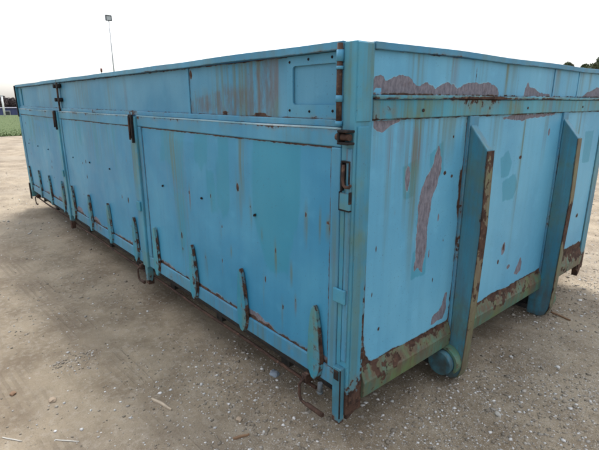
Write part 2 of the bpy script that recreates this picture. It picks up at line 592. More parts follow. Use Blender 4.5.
# blades along it
nb = 26000
by = rng.uniform(-5, 16, nb); bx_ = -19.2 - rng.uniform(0, 1, nb) ** 1.6 * 26
ex = np.interp(by, [p[1] for p in edge_pts], [p[0] for p in edge_pts])
bx_ = ex - (-19.2 - bx_)
hh = rng.uniform(.04, .13, nb) * .55; ww = rng.uniform(.006, .014, nb) * 1.6
an = rng.uniform(0, 6.28, nb); lx, ly = rng.normal(0, .04, nb), rng.normal(0, .04, nb)
V = np.stack([np.stack([bx_ - np.cos(an) * ww, by - np.sin(an) * ww, np.zeros(nb) + .01], 1), np.stack([bx_ + np.cos(an) * ww, by + np.sin(an) * ww, np.zeros(nb) + .01], 1), np.stack([bx_ + lx, by + ly, hh + .02], 1)], 1).reshape(-1, 3)
me = bpy.data.meshes.new('grass_blades')
me.from_pydata(V.tolist(), [], np.arange(nb * 3).reshape(-1, 3).tolist())
tag(link('grass_blades', me, M['grass']), 'short green grass of the verge beyond the gravel yard', 'grass', kind='stuff')

# ------------------------------------------------------------------ container
L, W, H = 5.43, 2.45, 1.46
T = bpy.data.objects.new('roll_off_container', None)
COL.objects.link(T)
tag(T, 'large weathered blue steel roll-off container with rusty edges, standing on dirt yard', 'container')
BAY = L / 3


def rail_wear(co):
    z = co.z + noise.noise(co * 6) * .018
    return (clamp((z - .232) * 12 + .5) if co.x > -.2 else 0, 0, 0, .35, 0)


def base_rust(z0, k=6.0):
    def f(co):
        z = co.z + noise.noise(co * 5) * .05
        return (clamp(.5 - (z - z0) * k), 0, 0, clamp(.55 + noise.noise(co * 2.3) * .9) * .5, 0)
    return f


# --- corner posts
def post_wear(co):
    z = co.z + noise.noise(co * 6) * .06
    r = clamp(.5 - (z - .24) * 4)
    # rust bleeding down the joint with the end sheet
    if co.x > -.02:
        r = max(r, clamp(.62 - abs(co.y - .085) * 22 - max(0, z - .62) * 2.2))
    g = clamp(.5 + .7 * noise.noise(Vector((co.x * 9, co.y * 9, co.z * 1.7)))) if co.x > -.02 else .3
    if co.x > -.02 and 1.2 < co.z < 1.36: g = max(g, .5)
    return (r, 0, 0, g, 0)


def corner_post(x0, x1, y0, y1, mat, wear=None):
    return part('corner_post', T, mat, [(x0, x1, y0, y1, .13, H - .004, .004)], seg=.05, wear=wear, wob=.0008)


cp = corner_post(-.055, 0, 0, .085, M['post'], post_wear)
corner_post(-.055, 0, W - .085, W, M['post'], post_wear)
fp = corner_post(-L, -L + .06, 0, .085, M['fin'])
corner_post(-L, -L + .06, W - .085, W, M['fin'])

part('post_strip', cp, M['post'], [(-.018, .0045, .012, .068, .165, 1.20, .0025), (-.018, .0045, .004, .074, 1.215, 1.452, .0025)], seg=.04, wear=post_wear, wob=.0006)
part('post_strip', cp, M['trim'], [(-.028, -.006, -.006, .02, .36, 1.13, .0025)], seg=.05, wear=lambda co: (clamp(.15 + noise.noise(co * 7) * .5), 0, 0, .7, 0), wob=.0006)
# near post: fittings
part('cover_strip', cp, M['fin'], [(-.050, -.031, -.005, .001, .35, .975)], seg=.05)
tb = part('keeper_tab', cp, M['post'], [(-.066, -.010, -.017, -.0075, .588, .640, .003)], seg=.02)
part('foot_bar', cp, M['fin'], [(-.050, -.010, -.024, .001, .10, .335, .003)], seg=.04, wear=lambda co: (clamp(.50 - (co.z - .10) * 6 + noise.noise(co * 12) * .3), 0, 0, .2, .45))
part('foot_slot', cp, M['dark'], [(-.043, -.018, -.0265, -.0235, .285, .325, .001), (-.0135, -.0095, -.026, -.02, .125, .33, .001)], wob=0, seg=0)
bm = bmesh.new()
prism(bm, [(.012, .13), (.09, .172), (.06, .125), (.03, .108), (.012, .105)], 'x', -.02, -.006, .002)
build('rust_gusset', bm, M['rust'], cp, seg=0)
# top latch housing: two lugs, a back plate and a cross pin
lh = part('latch_housing', cp, M['dark'], [(-.045, .004, -.034, -.001, 1.182, 1.19), (-.045, .004, -.034, -.001, 1.144, 1.152), (-.045, -.037, -.034, -.001, 1.152, 1.182)], wob=0, seg=0)
bm = bmesh.new(); tube(bm, [(-.06, -.018, 1.167), (-.002, -.018, 1.167)], .011, 14)
build('cross_pin', bm, M['rust'], lh, wob=0, seg=0)
# slot with a bent locking pin
ls = part('latch_slot', cp, M['dark'], [(-.046, -.038, -.014, 0, .99, 1.085), (-.014, -.008, -.010, 0, 1.015, 1.085), (-.038, -.014, -.003, 0, 1.0, 1.084), (-.046, -.008, -.012, 0, 1.085, 1.091)], wob=0, seg=0)
bm = bmesh.new(); tube(bm, [(-.032, -.012, 1.078), (-.032, -.014, 1.03), (-.028, -.015, 1.012), (-.018, -.016, 1.006), (-.002, -.016, 1.008), (.004, -.016, 1.016)], .0055, 8)
build('locking_pin', bm, M['rust'], ls, wob=0, seg=0)
lp = part('latch_plate', cp, M['post'], [(-.049, -.004, -.012, -.001, .928, .985, .002)], wob=0, seg=.02, wear=lambda co: (.32, 0, 0, .2, 0))
part('plate_seam', lp, M['dark'], [(-.051, -.049, -.013, 0, .925, .988, 0), (-.051, -.003, -.013, 0, .924, .928, 0), (-.006, -.003, -.0135, 0, .95, .99, 0)], wob=0, seg=0)

# --- posts between the doors
def bay_post(x, y0, y1):
    p_ = part('side_post', T, M['post'], [(x - .045, x + .035, y0, y1, .22, 1.185, .005), (x - .03, x + .012, y0 + .004, y1 - .03, .092, .222, .004)], seg=.05, wear=base_rust(.16, 5))
    return p_


posts = [bay_post(-BAY, -.014, .06), bay_post(-2 * BAY, -.014, .06)]
for x, p_ in zip((-BAY, -2 * BAY), posts):
    la = part('top_latch', p_, M['dark'], [(x - .030, x + .022, -.028, -.0145, 1.178, 1.198), (x - .030, x - .018, -.028, -.0145, 1.065, 1.178), (x + .004, x + .018, -.030, -.0145, 1.03, 1.178), (x - .04, x - .02, -.026, -.016, 1.055, 1.066)], wob=.001, seg=0)
    bm = bmesh.new(); tube(bm, [(x - .012, -.030, 1.19), (x - .012, -.032, 1.11), (x - .006, -.034, 1.05)], .006, 8)
    build('latch_bar', bm, M['rust'], la, wob=0, seg=0)
    part('post_keeper', p_, M['hook'], [(x - .042, x + .018, -.024, -.0145, .60, .66, .003)], seg=0)
for x in (-BAY, -2 * BAY):
    bay_post(x, W - .06, W + .014)

# --- side sills, floor, underframe
for y0, y1 in ((.055, .105), (W - .105, W - .055)):
    part('side_sill', T, M['under'], [(-L + .06, -.056, y0, y1, .150, .222, .004)], seg=.2, wear=lambda co: (clamp(.42 + noise.noise(co * 3) * .4), 0, 0, .4, .3))
part('floor', T, M['under'], [(-L + .01, -.02, .03, W - .03, .187, .222, 0)], wob=0, seg=0)
for y in (.70, W - .70 - .055):
    part('chassis_rail', T, M['under'], [(-L + .02, -.05, y, y + .055, .155, .184), (-L + .02, -.05, y + .018, y + .036, .05, .155), (-L + .02, -.05, y, y + .055, .02, .05)], wob=0, seg=0)
for k in range(9):
    x = -.45 - k * .58
    part('cross_beam', T, M['under'], [(x - .03, x + .03, .071, .699, .105, .184), (x - .03, x + .03, .757, W - .757, .105, .184), (x - .03, x + .03, W - .699, W - .071, .105, .184)], wob=0, seg=0)

# --- locking rod under the doors with its cranks
bm = bmesh.new()
tube(bm, [(-L + .03 + k * .2, .034 + .002 * math.sin(k * 1.7), .134 + .002 * math.sin(k * 1.1)) for k in range(27)], .008, 8)
rod = build('locking_rod', bm, M['rust'], T, wob=0, seg=0)
for x, ln, dy in ((-.235, .105, -.03), (-1.95, .06, -.02), (-5.1, .03, -.02)):
    bm = bmesh.new()
    box(bm, x - .014, x + .014, -.004, .040, .155, .195, .004)
    tube(bm, [(x, .005, .18), (x + .002, dy, .165), (x + .004, dy, .115), (x + .010, dy, .098), (x + .024, dy, .092), (x + .03 + ln, dy + .004, .092)], .0065, 10)
    tube(bm, [(x + .045, dy + .002, .092), (x + .034 + ln, dy + .004, .092)], .0095, 12)
    build('crank_lever', bm, M['rust'], rod, wob=0, seg=0)
bm = bmesh.new()
tube(bm, [(-.128, -.012, .215), (-.128, -.012, .172)], .010, 10)
tube(bm, [(-.128, -.012, .178), (-.128, -.012, .168)], .013, 6)
build('hanging_bolt', bm, M['steel'], T, wob=0, seg=0)

# --- drop-down side doors
HOOK = [(-.004, .533), (-.015, .520), (-.025, .48), (-.033, .40), (-.036, .31), (-.031, .250), (-.014, .220), (.004, .214), (.024, .240), (.037, .285), (.038, .32), (.026, .43), (.012, .508), (.003, .530)]


def hook_mesh():
    bm = bmesh.new()
    prism(bm, HOOK, 'y', -.015, .002, .0025)
    bmesh.ops.triangulate(bm, faces=[f for f in bm.faces if len(f.verts) > 4])
    for v in bm.verts:
        if v.co.y < -.01: v.co.x -= .006 * clamp((.54 - v.co.z) * 4)
    bmesh.ops.recalc_face_normals(bm, faces=bm.faces)
    me = bpy.data.meshes.new('hook')
    bm.to_mesh(me); bm.free()
    me.materials.append(M['hook'])
    a = me.color_attributes.new('wear', 'FLOAT_COLOR', 'POINT')
    for i, v in enumerate(me.vertices):
        side = clamp((v.co.x + .0) * 9) if v.co.y > -.022 else 0
        low = clamp(.40 - (v.co.z - .24) * 4) if v.co.x > 0 else 0
        xr = float(np.interp(v.co.z, [.214, .24, .285, .32, .43, .53], [.004, .024, .037, .038, .026, .003]))
        onr = v.co.x > xr - .0095 * clamp((.54 - v.co.z) * 4 + .3)
        a.data[i].color = (max(.47 if onr and v.co.y > -.0135 else (.36 if onr else 0), low * .5, .42 if v.co.z > .52 else 0), 0, 0, 1)
    return me


HM = hook_mesh()
bm = bmesh.new()
tube(bm, [(0, .002, 0), (0, -.005, 0)], .012, 8); tube(bm, [(0, -.004, 0), (0, -.011, 0)], .0065, 6)
bmesh.ops.recalc_face_normals(bm, faces=bm.faces)
BM = bpy.data.meshes.new('bolt'); bm.to_mesh(BM); bm.free(); BM.materials.append(M['dark'])

CHIPS0 = [(-.236, .871, .005, .022), (-.161, .87, .004, .016), (-.428, .681, .005, .02), (-.504, .527, .007, .026), (-.325, .63, .004, .014), (-.38, .442, .006, .02),
          (-.698, .911, .013, .032), (-.944, .828, .006, .016), (-1.156, .816, .009, .018), (-1.288, .555, .01, .03), (-1.026, .489, .008, .022), (-.856, .52, .004, .016),
          (-.848, .695, .008, .012), (-.603, .836, .006, .018), (-.122, .862, .008, .012), (-1.29, .47, .008, .014), (-.30, .50, .004, .012), (-.77, .60, .003, .008), (-.52, .74, .003, .008)]


def door_fields(bay):
    def f(U, V, E):
        u = U + bay * BAY
        r = [band(E, .006, .012) * 1.0]
        tl = np.zeros_like(U); rn = np.zeros_like(U)
        if bay == 0:
            for (a, b, ra, rb) in CHIPS0:
                r.append(ell(u, V, a, b, ra * .8, rb * .72) * .9)
            q = [poly(u, V, [(-.571, 1.14), (-.268, 1.14), (-.269, .921), (-.30, .80), (-.357, .60), (-.495, .576), (-.53, .70), (-.587, .826)], .045),
                 poly(u, V, [(-1.464, 1.14), (-1.176, 1.14), (-1.22, .822), (-1.317, .808), (-1.36, .95), (-1.497, .944)], .045),
                 poly(u, V, [(-1.069, 1.14), (-.942, 1.14), (-.953, 1.006), (-1.02, .95), (-1.084, 1.004)], .045),
                 poly(u, V, [(-.849, 1.14), (-.747, 1.14), (-.772, .816), (-.83, .72), (-.879, .822)], .045),
                 poly(u, V, [(-1.34, .80), (-1.22, .80), (-1.235, .50), (-1.31, .44)], .045),
                 poly(u, V, [(-.97, .95), (-.90, .95), (-.89, .76), (-.95, .74)], .045)]
            tl = mx(*q)
            halo = mx(*[ell(u, V, a, b - rb * 1.6, ra * 1.5, rb * 2.6) for (a, b, ra, rb) in CHIPS0])
            rn = mx(halo * .9, ell(u, V, -1.33, 1.02, .05, .30), ell(u, V, -.655, 1.05, .022, .12), ell(u, V, -1.25, .72, .05, .3) * .7) * 1.1
        else:
            g = np.random.default_rng(40 + bay)
            for _ in range(8):
                r.append(ell(u, V, g.uniform(-1.65, -.15), g.uniform(.4, 1.05), g.uniform(.006, .011), g.uniform(.010, .022)) * .88)
            for _ in range(4):
                a, b = g.uniform(-1.6, -.3), g.uniform(.95, 1.15)
                wd = g.uniform(.05, .12)
                tl = np.maximum(tl, poly(u, V, [(a, 1.14), (a + wd, 1.14), (a + wd * .9, b - .2), (a + .01, b - .22)], .045) * .8)
            rn = ell(u, V, -1.0, 1.1, .5, .2) * .4
        # paint lifting along the bottom of the sheet
        lift = np.array([noise.noise(Vector((a * 4.3 + bay * 7, 1, 0))) for a in u])
        pe = np.clip(.5 + (.335 + lift * .045 - V) / .05, 0, 1) * np.clip(.55 + lift * 1.2, 0, 1)
        r.append(np.clip(.42 + (.318 + lift * .02 - V) / .06, 0, .62))
        return dict(rust=mx(*r), peel=pe, teal=tl, run=rn, grime=np.clip((.36 - V) * 3, 0, .35))
    return f


def side_door(bay, y, detailed=True, sgn=-1):
    x1, x0 = -.058 - bay * BAY, -BAY + .037 - bay * BAY
    if bay == 2: x0 = -L + .063
    s_ = -sgn * 1
    ya, yb = (0.0, .03) if sgn < 0 else (W - .03, W)
    bm = bmesh.new()
    box(bm, x0, x1, ya, yb, 1.130, 1.192, .005)
    box(bm, x0, x1, ya, yb, .226, .300, .005)
    box(bm, x0, x0 + .046, ya, yb, .3005, 1.1295, .005)
    box(bm, x1 - .046, x1, ya, yb, .3005, 1.1295, .005)

    def wr(co):
        v = co * 3.0
        r = .0
        if co.z > 1.185: r = .42 + .3 * noise.noise(v * 2)
        if co.z < .30: r = clamp(.25 + .5 * noise.noise(v * 1.5))
        return (r, 0, 0, clamp(.2 + noise.noise(v)), 0)
    d = build('side_door', bm, M['trim'], T, seg=.06, wear=wr, wob=.0014)
    pn = panel('door_panel', d, M['side'], 'y', x0 + .0455, x1 - .0455, .2995, 1.1305, ya + .007 if sgn < 0 else yb - .007, (.0075 if bay == 0 else .012) if detailed else .1, door_fields(bay) if detailed else None, dent=.008, seed=bay * 3.3 + 1, out=sgn)
    part('ledge_highlight_strip', d, M['ledge_highlight'], [(x0 + .002, x1 - .002, (-.0015 if sgn < 0 else W - .010), (.010 if sgn < 0 else W + .0015), 1.1885, 1.1945, .001)], seg=.08, wob=.0014)  # added pale strip along the door top, a highlight painted as colour
    if detailed:
        for x in ((-.143, -.645, -1.130, -1.618)):
            h = bpy.data.objects.new('hook', HM); COL.objects.link(h); h.parent = d
            h.location = (x - .012 - bay * BAY, 0, random.uniform(-.006, .006)); h.rotation_euler = (0, random.uniform(-.03, .03), 0)
        for x in (-.565, -1.027, -1.483):
            b = bpy.data.objects.new('bolt', BM); COL.objects.link(b); b.parent = d
            b.location = (x - bay * BAY, .004, .806); b.scale = (.85, .6, .5); b.rotation_euler = (0, random.uniform(-.6, .6), 0)
    return d


for b in range(3):
    side_door(b, 0)
for b in range(3):
    side_door(b, 0, False, 1)

# --- upper boards of the near side
YB = .024


def board_fields(k):
    def f(U, V, E):
        r = [band(E, .003, .010) * .95]
        rn = np.zeros_like(U); st = np.zeros_like(U)
        if k == 0:
            rn = mx(ell(U, V, -.80, 1.33, .06, .22), ell(U, V, -.52, 1.33, .07, .25) * 1.0, ell(U, V, -.66, 1.29, .05, .16), ell(U, V, -.43, 1.30, .02, .18), ell(U, V, -.95, 1.25, .12, .05)) * 2.1
            rn = np.clip(rn, 0, .75)
            st = np.clip(1.9 * mx(ell(U, V, -.98, 1.265, .10, .022, .12), ell(U, V, -.87, 1.285, .06, .02, .15), ell(U, V, -.78, 1.26, .05, .05), ell(U, V, -.53, 1.29, .06, .13), ell(U, V, -.66, 1.25, .10, .05) * .8), 0, .55)
            r += [ell(U, V, -.80, 1.228, .03, .008), ell(U, V, -.53, 1.226, .05, .008), ell(U, V, -1.10, 1.40, .01, .02)]
        else:
            g = np.random.default_rng(70 + k)
            for _ in range(8):
                rn = np.maximum(rn, ell(U, V, g.uniform(U.min(), U.max()), g.uniform(1.28, 1.42), g.uniform(.03, .08), .15) * .55)
        return dict(rust=mx(*r), run=rn, stain=st)
    return f


for k, (a, b) in enumerate(((-.0565, -1.118), (-1.142, -3.505), (-3.535, -L + .062))):
    panel('upper_board', T, M['board'], 'y', b, a, 1.216, 1.433, YB, .0075 if k == 0 else .016, board_fields(k), dent=.003, seed=20 + k)
for x in (-1.13, -3.52):
    part('seam_strip', T, M['trim'], [(x - .012, x + .012, YB - .005, YB + .012, 1.217, 1.432)], seg=.05)
part('upper_rail', T, M['trim'], [(-L + .061, -.057, .013, .045, 1.194, 1.2185, .003)], seg=.1, wear=lambda co: (clamp(.2 + .5 * noise.noise(co * 4)), 0, 0, .2, 0))


def top_wear(co):
    return (clamp(.28 + .42 * noise.noise(Vector((co.x * 3, co.y * 3, 2)))) if co.z < H - .012 else .1, 0, 0, .25, 0)


part('top_rail', T, M['trim'], [(-L + .061, -.0565, -.002, .062, 1.434, H, .002)], seg=.09, wear=top_wear, wob=.002)
part('top_rail', T, M['trim'], [(-L + .061, -.0565, W - .062, W + .002, 1.434, H, .006)], seg=.2, wear=top_wear)
part('upper_board', T, M['board'], [(-L + .061, -.0565, W - .03, W - .024, 1.194, 1.433, 0)], seg=.3)

# near patch: frame plate bolted over the board, with an open field in the middle
bm = bmesh.new()
px0, px1, pz0, pz1 = -.352, -.086, 1.2195, 1.431
ix0, ix1, iz0, iz1 = -.322, -.098, 1.266, 1.398
b2 = bmesh.new()
def rr(x0, x1, z0, z1, r, n=5):
    out_ = []
    for cx, cz, a0 in ((x1 - r, z1 - r, 0), (x0 + r, z1 - r, 90), (x0 + r, z0 + r, 180), (x1 - r, z0 + r, 270)):
        for i in range(n):
            a = math.radians(a0 + 90 * i / (n - 1)); out_.append((cx + r * math.cos(a), cz + r * math.sin(a)))
    return out_
O_, I_ = rr(px0, px1, pz0, pz1, .004), rr(ix0, ix1, iz0, iz1, .012)
for y_, flip in ((YB - .008, 0), (YB - .001, 1)):
    A = [b2.verts.new((p[0], y_, p[1])) for p in O_]; Bv = [b2.verts.new((p[0], y_, p[1])) for p in I_]
    for i in range(len(A)):
        j = (i + 1) % len(A); b2.faces.new([A[i], A[j], Bv[j], Bv[i]])
    if not flip: A0, B0 = A, Bv
for P0, P1 in ((A0, A), (B0, Bv)):
    for i in range(len(A)):
        j = (i + 1) % len(A); b2.faces.new([P0[i], P0[j], P1[j], P1[i]])
merge(bm, b2)
pp = build('patch_plate', bm, M['trim'], T, seg=.03, wob=.0005, wear=lambda co: (clamp(.52 - (co.z - 1.2195) * 40) * .9 if co.x < -.09 else .3, 0, 0, .1, 0))
for x, z in ((-.237, 1.416), (-.122, 1.416), (-.338, 1.412), (-.231, 1.243), (-.115, 1.246), (-.339, 1.245)):
    b = bpy.data.objects.new('bolt', BM); COL.objects.link(b); b.parent = pp; b.location = (x, YB - .007, z); b.scale = (.42, .5, .42)

# hinge pipe beside the near post
bm = bmesh.new(); tube(bm, [(-.064, -.006, 1.205), (-.066, -.006, 1.30), (-.065, -.006, 1.452)], .0095, 12)
hp = build('hinge_pipe', bm, M['rust'], T, wob=0, seg=0)
for z0, z1 in ((1.398, 1.432), (1.374, 1.384), (1.276, 1.296), (1.20, 1.216)):
    bm = bmesh.new(); tube(bm, [(-.064, -.006, z0), (-.064, -.006, z1)], .0122, 14)
    box(bm, -.080, -.064, -.004, YB, z0, z1, .001)
    build('hinge_sleeve', bm, M['trim'], hp, wob=0, seg=0)

# far seam: two pivot hinges with links
for z in (1.405, 1.290):
    bm = bmesh.new()
    for dx in (-.055, .055):
        tube(bm, [(-3.52 + dx, YB - .002, z), (-3.52 + dx, YB - .038, z)], .017, 12)
    box(bm, -3.585, -3.455, YB - .022, YB - .012, z - .014, z + .010, .002)
    hg = build('board_hinge', bm, M['dark'], T, wob=0, seg=0)
bm = bmesh.new(); tube(bm, [(-3.52, YB - .02, 1.19), (-3.522, YB - .022, 1.31), (-3.518, YB - .02, 1.46)], .008, 8)
build('hinge_rod', bm, M['rust'], T, wob=0, seg=0)
part('corner_plate', fp, M['dark'], [(-L + .02, -L + .05, -.012, .0, 1.10, 1.452)], seg=0)
part('edge_plate', T, M['fin'], [(-L + .25, -L + .262, YB - .012, YB, 1.23, 1.42)], seg=0)
# far lower corner lug
part('corner_lug', fp, M['dark'], [(-L + .0, -L + .05, -.012, .0, .10, .30)], seg=0)

# --- end wall
part('top_rail', T, M['trim'], [(-.055, .004, .0855, W - .0855, 1.437, H, .002)], seg=.06, wear=top_wear, wob=.002)
PEEL = [(.078, 1.300), (.085, 1.325), (.100, 1.352), (.128, 1.362), (.148, 1.352), (.158, 1.345), (.185, 1.352), (.228, 1.364), (.285, 1.357), (.318, 1.338), (.334, 1.326), (.36, 1.333), (.395, 1.338),
        (.43, 1.332), (.447, 1.322), (.48, 1.331), (.526, 1.345), (.575, 1.336), (.599, 1.326), (.65, 1.342), (.709, 1.352), (.78, 1.350), (.832, 1.354), (.88, 1.347), (.925, 1.332), (.945, 1.300)]


def upper_end_fields(U, V, E):
    pe = mx(poly(U, V, PEEL, .022), poly(U, V, [(1.19, 1.30), (1.20, 1.335), (1.217, 1.364), (1.245, 1.345), (1.30, 1.338), (1.339, 1.325), (1.40, 1.318), (1.49, 1.308), (1.50, 1.30)], .022),
            poly(U, V, [(1.95, 1.30), (2.0, 1.318), (2.04, 1.330), (2.12, 1.342), (2.19, 1.358), (2.27, 1.35), (2.33, 1.345), (2.36, 1.30)], .022))
    pe = pe * (1 - .9 * (ell(U, V, .118, 1.312, .018, .009) > .5))
    r = mx(band(np.abs(V - 1.300), .004, .010) * .9, band(E, .002, .008) * .8, band(np.abs(U - 1.52), .0, .012) * .85, band(np.abs(U - 1.86), .0, .010) * .8, ell(U, V, .735, 1.38, .004, .05) * .8)
    g = np.random.default_rng(5)
    rn = np.zeros_like(U)
    for a in (.33, .56, .72, .78, 1.0, 1.08, 1.46, 1.56, 1.72, 1.92, 2.05, 2.25):
        rn = np.maximum(rn, ell(U, V, a, 1.42, g.uniform(.015, .04), .13) * g.uniform(.6, 1.1))
    return dict(peel=pe, rust=r, run=np.clip(rn, 0, 1))


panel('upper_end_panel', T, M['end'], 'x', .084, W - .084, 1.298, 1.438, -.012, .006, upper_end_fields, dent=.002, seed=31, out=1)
for y in (1.52, 1.86):
    part('end_seam', T, M['trim'], [(-.012, -.0085, y - .004, y + .004, 1.301, 1.436, .001)], seg=.03)


def band_wear(co):
    n_ = noise.noise(Vector((0, co.y * 3.2, co.z * 9)))
    r = clamp(.60 - abs(co.z - 1.288) * 34 + n_ * .35)
    r = max(r, clamp(.45 - (co.z - 1.2185) * 40 + n_ * .3))
    return (r, 0, 0, clamp(.55 + noise.noise(Vector((0, co.y * 5, 0))) * .7), 0)


bm = bmesh.new()
box(bm, -.03, .002, .0855, W - .0855, 1.219, 1.284, .004)
box(bm, -.03, .011, .0855, W - .0855, 1.2845, 1.2975, .003)
build('end_band', bm, M['band'], T, seg=.035, wear=band_wear, wob=.0012)
for y in (.36, 1.22, 1.95):
    bm = bmesh.new(); tube(bm, [(.001, y, 1.246), (.005, y, 1.246)], .006, 8)
    build('rivet', bm, M['rust'], T, wob=0, seg=0)


def left_end_fields(U, V, E):
    pe = [poly(U, V, [(.497, 1.115), (.528, 1.050), (.532, 1.005), (.505, .955), (.476, .905), (.464, .80), (.464, .72), (.456, .66), (.444, .600), (.418, .626), (.388, .612), (.388, .70), (.392, .80), (.386, .89), (.400, .950), (.430, .995), (.462, 1.03), (.476, 1.07)], .02),
          poly(U, V, [(.10, 1.216), (.10, 1.195), (.125, 1.18), (.15, 1.175), (.185, 1.196), (.25, 1.216)], .012), ell(U, V, .305, 1.005, .013, .04),
          poly(U, V, [(.545, .318), (.555, .362), (.60, .372), (.625, .40), (.640, .448), (.655, .445), (.660, .36), (.64, .325), (.59, .325)], .02),
          ell(U, V, .536, .815, .005, .016), ell(U, V, .486, .665, .005, .022)]
    ch = [(.558, .997, .015, .011), (.613, .979, .012, .010), (.587, .708, .005, .012), (.243, .885, .003, .018), (.133, .584, .005, .016), (.184, .427, .009, .011), (.144, .761, .004, .020), (.60, 1.14, .007, .009), (.53, .54, .005, .014)]
    r = [band(E, .003, .010)] + [ell(U, V, a, b, c * .85, d * .8) * .9 for a, b, c, d in ch]
    lw = np.array([noise.noise(Vector((a * 6, 2, 0))) for a in U])
    r.append(np.clip(.5 + (.302 + lw * .016 - V) / .03, 0, .8))
    r.append(np.clip(.85 - np.abs(U - .688) * 24, 0, 1) * np.clip(.6 + np.array([noise.noise(Vector((b * 5, 7, 0))) for b in V]) * 1.4, 0, 1))
    r.append(np.clip(.56 - np.abs(U - .086) * 30, 0, 1) * np.clip(1.75 - V, .45, 1.2))
    r.append(poly(U, V, [(.085, .30), (.085, .47), (.094, .43), (.10, .39), (.112, .345), (.13, .32), (.15, .30)], .02))
    rn = mx(ell(U, V, .33, 1.16, .05, .20), ell(U, V, .36, 1.10, .03, .30) * .9, ell(U, V, .20, 1.12, .02, .25) * .8, ell(U, V, .46, 1.15, .03, .15) * .7, ell(U, V, .42, 1.2, .25, .10) * .7) * 1.3
    tl = mx(poly(U, V, [(.27, 1.05), (.36, 1.07), (.36, .93), (.28, .92)], .02), poly(U, V, [(.44, 1.08), (.53, 1.13), (.55, 1.0), (.46, .95)], .02), poly(U, V, [(.37, .70), (.47, .70), (.47, .585), (.37, .585)], .02) * .9, poly(U, V, [(.38, .9), (.47, .96), (.46, .8), (.38, .8)], .02) * .8)
    return dict(peel=mx(*pe), rust=mx(*r), run=np.clip(rn, 0, 1), teal=tl)


def centre_end_fields(U, V, E):
    pe = [poly(U, V, [(.80, 1.216), (.95, 1.205), (1.02, 1.190), (1.10, 1.196), (1.2, 1.188), (1.33, 1.200), (1.50, 1.204), (1.66, 1.216)], .02) * np.clip(.3 + (U - .9) * 4, .3, 1),
          poly(U, V, [(1.34, .36), (1.37, .40), (1.40, .44), (1.425, .41), (1.42, .36), (1.38, .345)], .012), ell(U, V, 1.172, .545, .018, .03), ell(U, V, 1.26, .42, .02, .012), ell(U, V, 1.547, 1.12, .012, .02)]
    r = [band(E, .003, .010), ell(U, V, 1.233, 1.008, .014, .009), ell(U, V, 1.172, .55, .008, .018), ell(U, V, 1.13, .478, .008, .012)]
    lw = np.array([noise.noise(Vector((a * 5, 9, 0))) for a in U])
    r.append(np.clip(.5 + (.304 + lw * .018 - V) / .03, 0, .8))
    r.append(np.clip(.56 - np.abs(U - 1.70) * 22, 0, 1) * np.clip(.7 + np.array([noise.noise(Vector((b * 5, 3, 0))) for b in V]) * 1.2, 0, 1))
    rn = mx(ell(U, V, 1.24, 1.1, .015, .35), ell(U, V, .95, 1.18, .04, .12) * .8, ell(U, V, 1.5, 1.15, .03, .14) * .6)
    tl = mx(poly(U, V, [(1.02, 1.02), (1.10, 1.05), (1.15, .99), (1.13, .93), (1.05, .92)], .02), poly(U, V, [(1.07, .90), (1.20, .93), (1.24, .86), (1.20, .80), (1.10, .80)], .02))
    return dict(peel=mx(*pe), rust=mx(*r), run=rn, teal=tl)


def right_end_fields(U, V, E):
    r = mx(band(E, .003, .010), np.clip(.5 + (.34 - V) / .05, 0, .8), ell(U, V, 2.0, .9, .015, .012), ell(U, V, 2.2, .55, .02, .015))
    return dict(rust=r, run=ell(U, V, 2.0, 1.1, .05, .3), teal=poly(U, V, [(2.1, 1.1), (2.25, 1.1), (2.25, .9), (2.12, .9)], .02))


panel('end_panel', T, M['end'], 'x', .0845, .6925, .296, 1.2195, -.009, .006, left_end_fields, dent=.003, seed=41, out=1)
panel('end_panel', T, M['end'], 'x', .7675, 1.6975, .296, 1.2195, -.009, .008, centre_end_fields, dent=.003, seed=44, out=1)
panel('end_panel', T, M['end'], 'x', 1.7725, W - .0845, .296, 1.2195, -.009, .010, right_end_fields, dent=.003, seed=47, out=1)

# bottom rail in three lengths between the stiffeners
for a, b in ((.0855, .6915), (.7685, 1.6965), (1.7735, W - .0855)):
    bm = bmesh.new()
    prism(bm, [(-.055, .172), (.004, .172), (.009, .178), (.013, .238), (.009, .246), (-.010, .302), (-.055, .302)], 'y', a, b, .002)
    k_ = .02 if a > 1.7 else 0
    build('bottom_rail', bm, M['worn'], T, seg=.03, wear=(lambda co: (clamp(.38 + noise.noise(Vector((co.x * 9, co.y * 5, co.z * 22))) * .36 + (co.z - (.235 if co.y < 1.7 else .17)) * 2.0), 0, 0, .7, .15, clamp(.75 + (co.z - (.215 if co.y < 1.7 else .15)) * 9 + noise.noise(co * 7) * .5))), wob=.0015)

# stiffener fins with rollers
FIN = [(-.04, 1.25), (.003, 1.25), (.003, 1.185), (.086, 1.085), (.093, .75), (.086, .42), (.080, .20), (.074, .07), (.058, .02), (.030, .000), (-.05, .002), (-.06, .06), (-.06, .17), (-.04, .19)]


def fin_wear(co):
    n_ = noise.noise(co * 5)
    r = clamp(.12 + n_ * .5)
    if co.z < .30: r = max(r, clamp(.24 + n_ * .5 + (.10 - co.z)))
    if co.x < .012: r = max(r, clamp(.26 + n_ * .6))
    if co.z > 1.09 and co.x > 0.0: r *= .35
    return (r, 0, 0, .30, .6 if co.z < .10 else .12, .45 if co.z < .3 else .15)


def strip_wear(co):
    n_ = noise.noise(co * 6)
    return (clamp(.40 + n_ * .5), 0, 0, .6, 0, .7)


